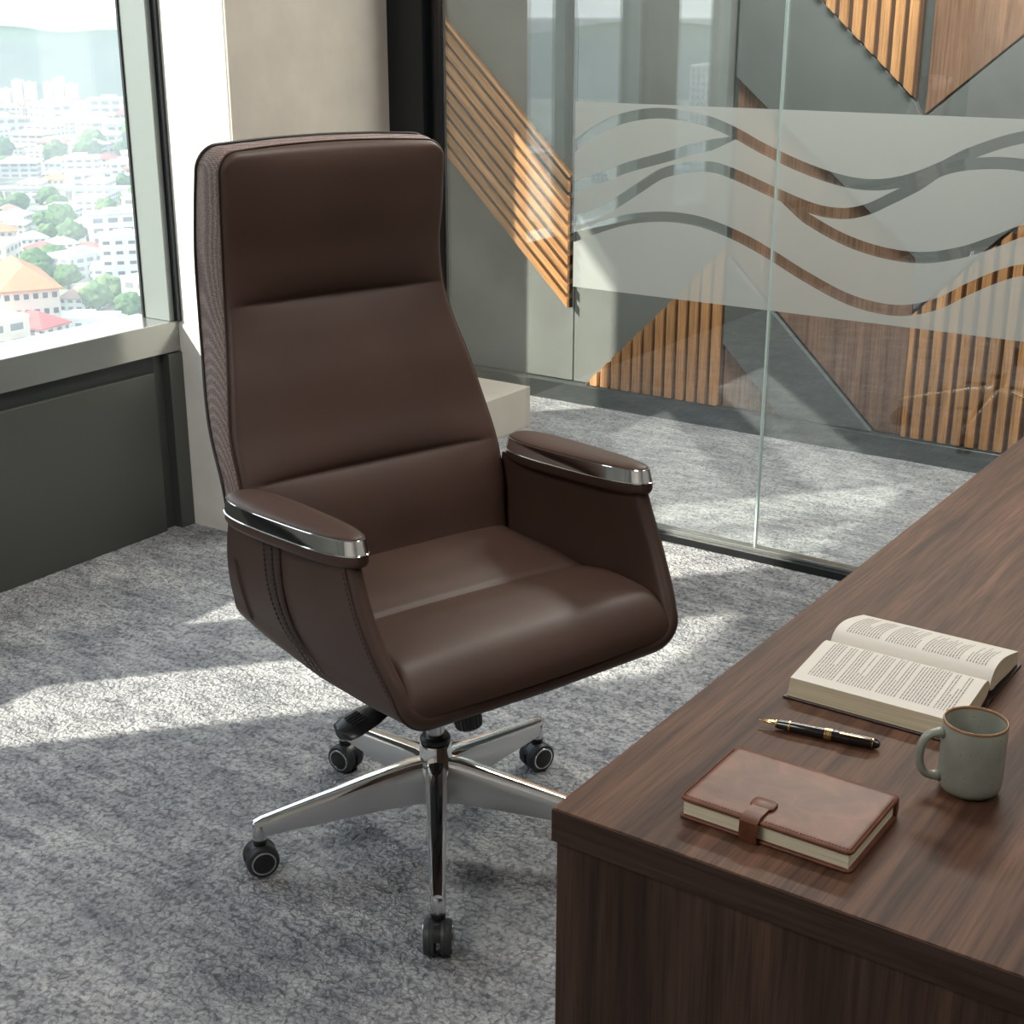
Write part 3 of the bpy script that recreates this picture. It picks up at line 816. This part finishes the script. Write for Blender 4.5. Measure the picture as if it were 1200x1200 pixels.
# mug
mg = empty('mug', (-.354, 1.339, .75)); tag(mg, 'speckled grey-green stoneware mug with brown rim standing beside the open book', 'mug')
MB().lathe([(0, .0), (.024, .0), (.026, .0015), (.0295, .004), (.0318, .009), (.0325, .016), (.0325, .0775), (.0318, .0790), (.0308, .0790), (.0302, .0775), (.0300, .012), (.027, .008), (0, .007)], 64, cap=False).build('mug_body', M['ceramic'], mg, angle=60)
MB().lathe([(.03255, .0768), (.0326, .0782), (.0318, .0796), (.0308, .0796), (.0301, .0782), (.03015, .0766)], 64, cap=False).build('rim', M['rim'], mg, angle=180)['label'] = 'brown glazed rim'
ha = math.radians(214)
hp = []
for k in range(25):
    t = k / 24; a = PI * (.5 - t)
    rr = .0305 + .0235 * max(0, math.cos(a))**.55
    zz = .0405 + .0255 * math.sin(a) * (1 if a > 0 else .95)
    hp.append((rr * math.cos(ha), rr * math.sin(ha), zz))
MB().tube(hp, [.0062] + [.0048] * 1 + [.0044] * 21 + [.0046] + [.0062], 14, flat=1.25).build('handle', M['ceramic'], mg, angle=180)

# open book
bk_ = empty('open_book', (-.5, 1.548, .75)); tag(bk_, 'thick open book with cream printed pages lying on the desk behind the pen', 'book')
def sec_pts(T, n):
    ys = [T[0][0] + (T[-1][0] - T[0][0]) * i / n for i in range(n + 1)]
    return [(y, sinterp(y, T)) for y in ys]
NEAR = [(-.1155, .0225), (-.09, .0255), (-.06, .0285), (-.035, .0315), (-.018, .0325), (-.008, .0300), (-.002, .0235), (.0005, .0190)]
FAR = [(.0005, .0190), (.003, .0250), (.009, .0325), (.020, .0375), (.035, .0385), (.055, .0360), (.085, .0290), (.112, .0215)]
BX0, BX1 = -.0965, .1010
np_ = sec_pts(NEAR, 40); fp_ = sec_pts(FAR, 40)
near_under = [(-.004, .012), (-.012, .0085), (-.030, .0050), (-.060, .0030), (-.1225, .0030)]
far_under = [(.118, .0045), (.08, .0060), (.05, .0085), (.03, .0100), (.015, .0100), (.004, .0130)]
def block(top, under, nm, rev):
    poly = top + under
    mb = MB().loft([[(x, y, z) for y, z in poly] for x in (BX0, BX0 + .064, BX0 + .128, BX1)])
    return mb.build(nm, M['pages'], bk_, angle=30)
block(np_, near_under, 'page_block', 0)
block(fp_, far_under, 'page_block', 0)
for T, (a, b) in ((np_, (0, 0)), (fp_, (0, 0))):
    rows = [[(x, y, z + .0006) for y, z in T] for x in (BX0 - .0002, 0, BX1 + .0002)]
    low = [[(x, y, z) for y, z in T] for x in (BX0 - .0002, 0, BX1 + .0002)]
    pg = MB().loft([[(x, y, z + .0006) for y, z in T] + [(x, y, z - .0001) for y, z in reversed(T)] for x in (BX0 - .0003, BX1 + .0003)]).build('page', M['paper'], bk_, angle=40)
    tx = MB(); rnd = random.Random(3 if T is np_ else 5)
    ylo, yhi = (T[0][0] + .016, T[-1][0] - .014) if T is np_ else (T[0][0] + .016, T[-1][0] - .016)
    # lines run across the page (along y), stacked along x
    x = BX0 + .014; ln = 0
    para = rnd.randint(8, 14)
    while x < BX1 - .012:
        ln += 1
        if ln > para:
            para = ln + rnd.randint(3, 13); x += .0035 if T is np_ else .0065
            ln += 1; 
        y = ylo; end = yhi if rnd.random() < .86 else ylo + (yhi - ylo) * rnd.uniform(.3, .8)
        if T is fp_ and x > 0: end = ylo + (yhi - ylo) * rnd.uniform(.35, 1)
        while y < end - .004:
            wl = rnd.uniform(.0018, .0068); y2 = min(y + wl, end)
            ns_ = 2
            for q in range(ns_):
                ya, yb = y + (y2 - y) * q / ns_, y + (y2 - y) * (q + 1) / ns_
                za, zb = (sinterp(ya, NEAR if T is np_ else FAR) + .00075, sinterp(yb, NEAR if T is np_ else FAR) + .00075)
                tx.add([(x, ya, za), (x + .00125, ya, za), (x + .00125, yb, zb), (x, yb, zb)], [(0, 1, 2, 3)])
            y = y2 + .0013
        x += .0036
    tx.build('text', M['ink'], pg, smooth=False)
MB().loft([[(x, y, z) for y, z in ((-.126, .0), (-.126, .0026), (-.012, .0028), (-.005, .006), (.004, .006), (.010, .0028), (.122, .0026), (.122, .0), (.006, .0), (-.006, .0))] for x in (BX0 - .004, BX1 + .004)]).build('cover', M['cover'], bk_, smooth=False, bevel=.0006, seg=2)
# ------------------------------------------------------------------ city outside, 120 m below
GZ = -120.0
def cm(name, col, rough=.85, sc=.05, k=.15):
    m = mat(name, col, rough, spec=.2); v = coords(m); n = noise_tex(m, v, sc, 4, .6)
    L(m, ramp(m, n, [(.3, tuple(x * (1 - k) for x in col)), (.7, tuple(min(1, x * (1 + k)) for x in col))]), bsdf(m).inputs['Base Color']); return m
CG = cm('city_ground', (.30, .31, .25), sc=.02, k=.45)
CW = [cm('wall_white', (.80, .79, .76)), cm('wall_cream', (.72, .66, .56)), cm('wall_grey', (.58, .58, .58))]
CR = [cm('roof_orange', (.62, .25, .13)), cm('roof_red', (.50, .13, .12)), cm('roof_grey', (.60, .60, .60)), cm('roof_white', (.82, .82, .80)), cm('roof_brown', (.40, .25, .20))]
CRN = ['orange', 'red', 'grey', 'white', 'brown']
CT = [cm('tree_leaf', (.09, .17, .055), sc=.5, k=.4), cm('tree_leaf_pale', (.14, .22, .08), sc=.5, k=.4)]
CD = mat('window_dark', (.10, .11, .12), .3)
CHILL = cm('hill_forest', (.07, .12, .07), sc=.01, k=.3)
CROAD = cm('road_concrete', (.55, .55, .53))
g = struct(MB().box(-5200, -30, -5200, 5200, GZ - 2, GZ), 'ground', CG)
WWC = {}
def with_windows(wall, fh, ww):
    key = (wall.name, round(fh, 2), round(ww, 2))
    if key in WWC: return WWC[key]
    m = wall.copy(); m.name = wall.name + '_windowed'
    tc = N(m, 'ShaderNodeTexCoord'); sp_ = N(m, 'ShaderNodeSeparateXYZ'); ad = N(m, 'ShaderNodeMath', _operation='ADD'); cb = N(m, 'ShaderNodeCombineXYZ')
    L(m, tc.outputs['Object'], sp_.inputs[0]); L(m, sp_.outputs['X'], ad.inputs[0]); L(m, sp_.outputs['Y'], ad.inputs[1])
    L(m, ad.outputs[0], cb.inputs['X']); L(m, sp_.outputs['Z'], cb.inputs['Y'])
    b = N(m, 'ShaderNodeTexBrick', _offset=0.0, Scale=1.0); b.inputs['Brick Width'].default_value = ww; b.inputs['Row Height'].default_value = fh
    b.inputs['Mortar Size'].default_value = fh * .27; b.inputs['Mortar Smooth'].default_value = 0
    L(m, cb.outputs[0], b.inputs['Vector'])
    old = bsdf(m).inputs['Base Color'].links[0].from_socket
    L(m, mixc(m, b.outputs['Fac'], (.22, .23, .24), old), bsdf(m).inputs['Base Color'])
    WWC[key] = m; return m
def house(name, w, d, h, wall, roof, kind, rh=3.5, nw=5, floors=3, single=False):
    if not single: wall = with_windows(wall, h / floors, w / nw)
    root = empty(name, (0, 0, GZ))
    MB().box(-w / 2, w / 2, -d / 2, d / 2, 0, h).build('walls', wall, root, smooth=False)
    e = 1.0
    if kind == 'hip':
        k = min(w, d) / 2 * .8
        a, b = w / 2 + e, d / 2 + e
        if w > d: rd = [(-a + b, 0), (a - b, 0)]
        else: rd = [(0, -b + a), (0, b - a)]
        v = [(-a, -b, h), (a, -b, h), (a, b, h), (-a, b, h), (*rd[0], h + rh), (*rd[1], h + rh), (-a, -b, h - .4), (a, -b, h - .4), (a, b, h - .4), (-a, b, h - .4)]
        f = [(0, 1, 5, 4), (2, 3, 4, 5), (3, 0, 4), (1, 2, 5)] if w > d else [(1, 2, 5, 4), (3, 0, 4, 5), (0, 1, 4), (2, 3, 5)]
        f += [(0, 6, 7, 1), (1, 7, 8, 2), (2, 8, 9, 3), (3, 9, 6, 0), (6, 9, 8, 7)]
        MB().add(v, f).build('roof', roof, root, smooth=False)
    else:
        MB().box(-w / 2 - .2, w / 2 + .2, -d / 2 - .2, d / 2 + .2, h, h + .8).box(-w / 5, w / 6, -d / 5, d / 8, h + .8, h + 2.6).build('roof', roof, root, smooth=False)
    if single:
        for fl in range(floors):
            z = h * (fl + .38) / floors; hh = min(1.5, h / floors * .45)
            for k in range(nw):
                x = -w / 2 + w * (k + .5) / nw; y = -d / 2 + d * (k + .5) / nw
                for sg in (-1, 1):
                    MB().box(x - w / nw * .27, x + w / nw * .27, sg * d / 2 - .06, sg * d / 2 + .06, z, z + hh).build('window', CD, root, smooth=False)
                    MB().box(sg * w / 2 - .06, sg * w / 2 + .06, y - d / nw * .27, y + d / nw * .27, z, z + hh).build('window', CD, root, smooth=False)
    return root
def place(o, x, y, rz, s=1.0): o.location = (x, y, GZ); o.rotation_euler = (0, 0, R(rz)); o.scale = (s, s, s)
h = house('house', 34, 15, 13, CW[1], CR[0], 'hip', 5.5, 6, 3, True); place(h, -496, 362, -28, 1.45); tag(h, 'cream apartment house with orange tiled hip roof low in the window', 'building')
h = house('house', 16, 12, 7, CW[0], CR[1], 'hip', 4, 4, 2); place(h, -462, 342, 10, 1.2); tag(h, 'low house with a red hip roof just above the window sill', 'building')
h = house('apartment_building', 22, 17, 27, CW[0], CR[3], 'flat', 3, 4, 6, True); place(h, -513, 432, 52); tag(h, 'white flat-roofed office block with rows of small windows beside the window frame', 'building')
h = house('house', 15, 12, 6, CW[0], CR[4], 'hip', 5, 4, 2); place(h, -503, 398, 30); tag(h, 'house with a dusty pink pyramid roof between trees', 'building')
h = house('house', 18, 12, 7, CW[0], CR[1], 'hip', 3.5, 4, 2); place(h, -620, 470, -10); tag(h, 'white house with red roof in front of the line of trees', 'building')
h = house('house', 14, 11, 7, CW[0], CR[1], 'hip', 3.5, 4, 2); place(h, -600, 482, 30); tag(h, 'small house with red roof right of the white roofs', 'building')
h = house('house', 26, 14, 5, CW[0], CR[3], 'flat', 3, 5, 1); place(h, -470, 372, 35); tag(h, 'long low white-roofed building behind the red roof', 'building')
# elevated road
rd = empty('elevated_road', (-800, 630, GZ)); tag(rd, 'pale elevated road crossing the view in the middle of the window', 'road')
MB().box(-300, 300, -6, 6, 9, 10.5).box(-300, 300, -6.2, -5.9, 10.5, 11.5).box(-300, 300, 5.9, 6.2, 10.5, 11.5).build('road_deck', CROAD, rd, smooth=False)
pm = MB()
for k in range(-7, 8):
    MB().box(k * 40 - 1.5, k * 40 + 1.5, -2, 2, 0, 9).build('road_pier', CROAD, rd, smooth=False)
rd.rotation_euler = (0, 0, R(38))
# towers below the hills
def tower(x, y, w, d, hh, rz, label, group=None):
    t = house('tower_block', w, d, hh, CW[0], CR[3], 'flat', 3, 6, int(hh / 5)); place(t, x, y, rz); tag(t, label, 'tower', group)
def tw(px_, w, hh, label):
    tower(-1635 + .903 * (px_ - 25), 1226 + .628 * (px_ - 25), w, 15, hh, 37, label)
tw(9, 13, 27, 'lowest white tower at the left end of the left tower cluster')
tw(24, 13, 38, 'tallest white tower of the left tower cluster')
tw(38, 13, 35, 'white tower at the right end of the left tower cluster')
tw(60, 11, 35, 'white tower at the left end of the right tower cluster')
tw(73, 12, 41, 'tallest white tower of the right tower cluster')
tw(87, 14, 33, 'broad white tower at the right end of the right tower cluster')
tower(-575, -1010, 44, 24, 78, -30, 'grey slab tower mirrored in the glass partition')
tower(-545, -1045, 24, 24, 82, -30, 'narrow tower beside the slab tower mirrored in the glass partition')
# ordinary houses
protos = {}
HW = [(16, 12, 6.5, 'hip'), (13, 11, 6, 'hip'), (22, 13, 9, 'hip'), (20, 14, 10, 'flat'), (28, 16, 14, 'flat')]
rnd = random.Random(11)
taken = [(-496, 362, 22), (-470, 352, 13), (-513, 432, 18), (-512, 390, 11), (-620, 470, 13), (-600, 482, 11), (-470, 372, 16)]
def free(x, y, r):
    for a, b, c in taken:
        if (a - x)**2 + (b - y)**2 < (c + r)**2: return False
    taken.append((x, y, r)); return True
def onroad(x, y):
    dx, dy = x + 800, y - 630; a = R(38)
    return abs(-dx * math.sin(a) + dy * math.cos(a)) < 26
def sector(n, azc, spread, r0, r1, where):
    k = 0; tries = 0
    while k < n and tries < 6000:
        tries += 1
        r_ = r0 * (r1 / r0)**rnd.random(); az = R(azc + rnd.uniform(-spread, spread))
        x, y = r_ * math.sin(az), r_ * math.cos(az)
        i = rnd.randrange(len(HW)); c = rnd.choice([0, 0, 1, 2, 3, 3, 4] if HW[i][3] == 'hip' else [2, 3, 3])
        w, d, h_, kd = HW[i]; s = rnd.uniform(.85, 1.2) * (1 + max(0, r_ - 900) / 1800)
        if onroad(x, y) or not free(x, y, math.hypot(w, d) / 2 * s * .95): continue
        key = (i, c)
        if key not in protos:
            protos[key] = house('house', w, d, h_, CW[(i + c) % 3], CR[c], kd, 3.2, 4, 2 if h_ < 8 else 3); o = protos[key]
        else: o = copy_tree(protos[key])
        place(o, x, y, rnd.choice([0, 90, 30, 37, 127, 60]) + rnd.uniform(-8, 8), s)
        gname = '%s-roofed %s %s' % (CRN[c], 'houses' if kd == 'hip' else 'flat blocks', where)
        tag(o, '%s %s in the hazy city %s' % (CRN[c] + '-roofed', 'low house' if kd == 'hip' else 'flat-topped block', where), 'building', gname)
        k += 1
sector(205, -52, 8, 520, 2000, 'seen through the window')
sector(60, -150, 12, 420, 1500, 'mirrored in the glass partition')
# trees
def tree_proto(sd, m):
    bm = bmesh.new(); bmesh.ops.create_icosphere(bm, subdivisions=4, radius=1)
    for v in bm.verts:
        k = 1 + .35 * mnoise.noise(v.co * 1.6 + Vector((sd, 0, 0))) + .22 * mnoise.noise(v.co * 4.5 + Vector((0, sd, 0))) + .16 * mnoise.noise(v.co * 11 + Vector((0, sd, 0)))
        v.co = Vector((v.co.x * 5.2 * k, v.co.y * 5.2 * k, 5.8 + v.co.z * 4.4 * k))
    me = bpy.data.meshes.new('tree_crown'); bm.to_mesh(me); bm.free(); me.materials.append(m)
    for p in me.polygons: p.use_smooth = True
    r_ = empty('tree', (0, 0, GZ)); c = link(bpy.data.objects.new('crown', me), r_)
    MB().lathe([(.5, 0), (.35, 3.5)], 8).build('trunk', CR[4], r_); return r_
tps = [tree_proto(1, CT[0]), tree_proto(5, CT[1]), tree_proto(9, CT[0])]
cnt = 0
def put_tree(x, y, s, where):
    global cnt
    o = tps[cnt] if cnt < 3 else copy_tree(tps[cnt % 3]); cnt += 1
    place(o, x, y, rnd.uniform(0, 360), s); tag(o, 'round green tree among the houses of the city %s' % where, 'tree', 'trees %s' % where)
for x, y, s in ((-486, 352, 1.1), (-492, 360, 1.3), (-497, 366, .9), (-480, 366, 1.0), (-489, 385, 1.2), (-481, 350, .8), (-494, 398, 1.2), (-500, 410, 1.3), (-470, 395, 1.1), (-478, 402, .9), (-520, 402, 1.4), (-530, 395, 1.3), (-540, 400, 1.2)):
    if free(x, y, 4.5): put_tree(x, y, s, 'seen through the window')
for k in range(34):   # the belt of trees in front of the road
    t = rnd.uniform(-150, 60); o_ = rnd.uniform(22, 95); a = R(38)
    x = -800 + t * math.cos(a) + o_ * math.sin(a); y = 630 + t * math.sin(a) - o_ * math.cos(a)
    if free(x, y, 7): put_tree(x, y, rnd.uniform(1.2, 1.8), 'seen through the window')
for k in range(190):
    r_ = 480 * (1500 / 480)**rnd.random(); az = R(-52 + rnd.uniform(-7, 7)); x, y = r_ * math.sin(az), r_ * math.cos(az)
    if not onroad(x, y) and free(x, y, 6): put_tree(x, y, rnd.uniform(.8, 1.5) * (1 + max(0, r_ - 800) / 900), 'seen through the window')
for k in range(40):
    r_ = 420 * (1500 / 420)**rnd.random(); az = R(-150 + rnd.uniform(-12, 12)); x, y = r_ * math.sin(az), r_ * math.cos(az)
    if free(x, y, 4): put_tree(x, y, rnd.uniform(1, 2), 'mirrored in the glass partition')
# hills
def hills(r0, r1, azs, hmax, name, label, seed):
    rows = []
    for j in range(13):
        t = j / 12; row = []
        for k in range(121):
            az = R(azs[0] + (azs[1] - azs[0]) * k / 120); r_ = r0 + (r1 - r0) * t
            hh = hmax * math.sin(PI * t)**.8 * (.86 + .22 * mnoise.noise(Vector((k * .09, seed, 0))) + .10 * mnoise.noise(Vector((k * .3, seed, t * 3))))
            row.append((r_ * math.sin(az), r_ * math.cos(az), GZ - 3 + hh))
        rows.append(row)
    tag(MB().grid(rows).build(name, CHILL, angle=180), label, 'hills')
hills(2200, 3300, (-100, -20), 108, 'hill_range', 'hazy blue wooded hill range beyond the city in the window', 2.2)
hills(2200, 3300, (-190, -112), 108, 'hill_range', 'hazy hill range mirrored in the glass partition', 6.1)
# hazy air over the city
hz = bpy.data.materials.new('haze'); hz.use_nodes = True; nt = hz.node_tree
nt.nodes.remove(nt.nodes['Principled BSDF'])
vs = nt.nodes.new('ShaderNodeVolumeScatter'); vs.inputs['Color'].default_value = (.80, .92, 1, 1); vs.inputs['Density'].default_value = 4.6e-4; vs.inputs['Anisotropy'].default_value = 0
va = nt.nodes.new('ShaderNodeVolumeAbsorption'); va.inputs['Color'].default_value = (0, 0, 0, 1); va.inputs['Density'].default_value = 3.0e-4
vm = nt.nodes.new('ShaderNodeAddShader'); nt.links.new(vs.outputs[0], vm.inputs[0]); nt.links.new(va.outputs[0], vm.inputs[1])
nt.links.new(vm.outputs[0], nt.nodes['Material Output'].inputs['Volume'])
hzo = MB().box(-5100, -60, -5100, 5100, GZ - 1, -15).build('haze', hz, smooth=False); hzo['kind'] = 'stuff'

# ------------------------------------------------------------------ light
w = bpy.data.worlds.new('world'); bpy.context.scene.world = w; w.use_nodes = True
bg = w.node_tree.nodes['Background']
tc = w.node_tree.nodes.new('ShaderNodeTexCoord'); sx_ = w.node_tree.nodes.new('ShaderNodeSeparateXYZ'); rp = w.node_tree.nodes.new('ShaderNodeValToRGB')
w.node_tree.links.new(tc.outputs['Generated'], sx_.inputs[0]); w.node_tree.links.new(sx_.outputs['Z'], rp.inputs['Fac']); w.node_tree.links.new(rp.outputs['Color'], bg.inputs['Color'])
rp.color_ramp.elements[0].color = (.98, 1, 1, 1); rp.color_ramp.elements[1].color = (.62, .80, 1, 1); rp.color_ramp.elements[1].position = .8
bg.inputs['Strength'].default_value = 2.5
sun = bpy.data.lights.new('sun', 'SUN'); so = link(bpy.data.objects.new('sun', sun))
az, el = R(41), math.atan(.75)
d = Vector((math.sin(az) * math.cos(el), math.cos(az) * math.cos(el), -math.sin(el)))
so.rotation_euler = d.to_track_quat('-Z', 'Y').to_euler(); sun.energy = 9.2; sun.color = (1, .92, .79); sun.angle = R(.9)
def area(loc, sx, sy, e, col=(1, .96, .9), rot=(0, 0, 0)):  # unseen fill lamps added under the ceiling to brighten both rooms
    a = bpy.data.lights.new('ceiling_fill', 'AREA'); a.shape = 'RECTANGLE'; a.size = sx; a.size_y = sy; a.energy = e; a.color = col
    o = link(bpy.data.objects.new('ceiling_fill', a)); o.location = loc; o.rotation_euler = rot; return o
area((-1.6, -.8, 2.66), 1.2, 1.2, 40)
area((.9, 1.6, 2.66), 1.2, 1.2, 14)
area((-1.2, 2.2, 2.66), 1.2, .3, 20)
area((-1.5, 4.2, 2.66), 1.8, .3, 85)

sc = bpy.context.scene
sc.view_settings.view_transform = 'Standard'; sc.view_settings.look = 'None'; sc.view_settings.gamma = 1; sc.view_settings.exposure = .2
sc.view_settings.use_curve_mapping = False
sc.render.engine = 'CYCLES'
sc.cycles.max_bounces = 8; sc.cycles.diffuse_bounces = 4; sc.cycles.glossy_bounces = 4; sc.cycles.transparent_max_bounces = 12
sc.cycles.volume_bounces = 0; sc.cycles.use_denoising = True; sc.cycles.sample_clamp_indirect = 6
sc.cycles.caustics_reflective = False; sc.cycles.caustics_refractive = False
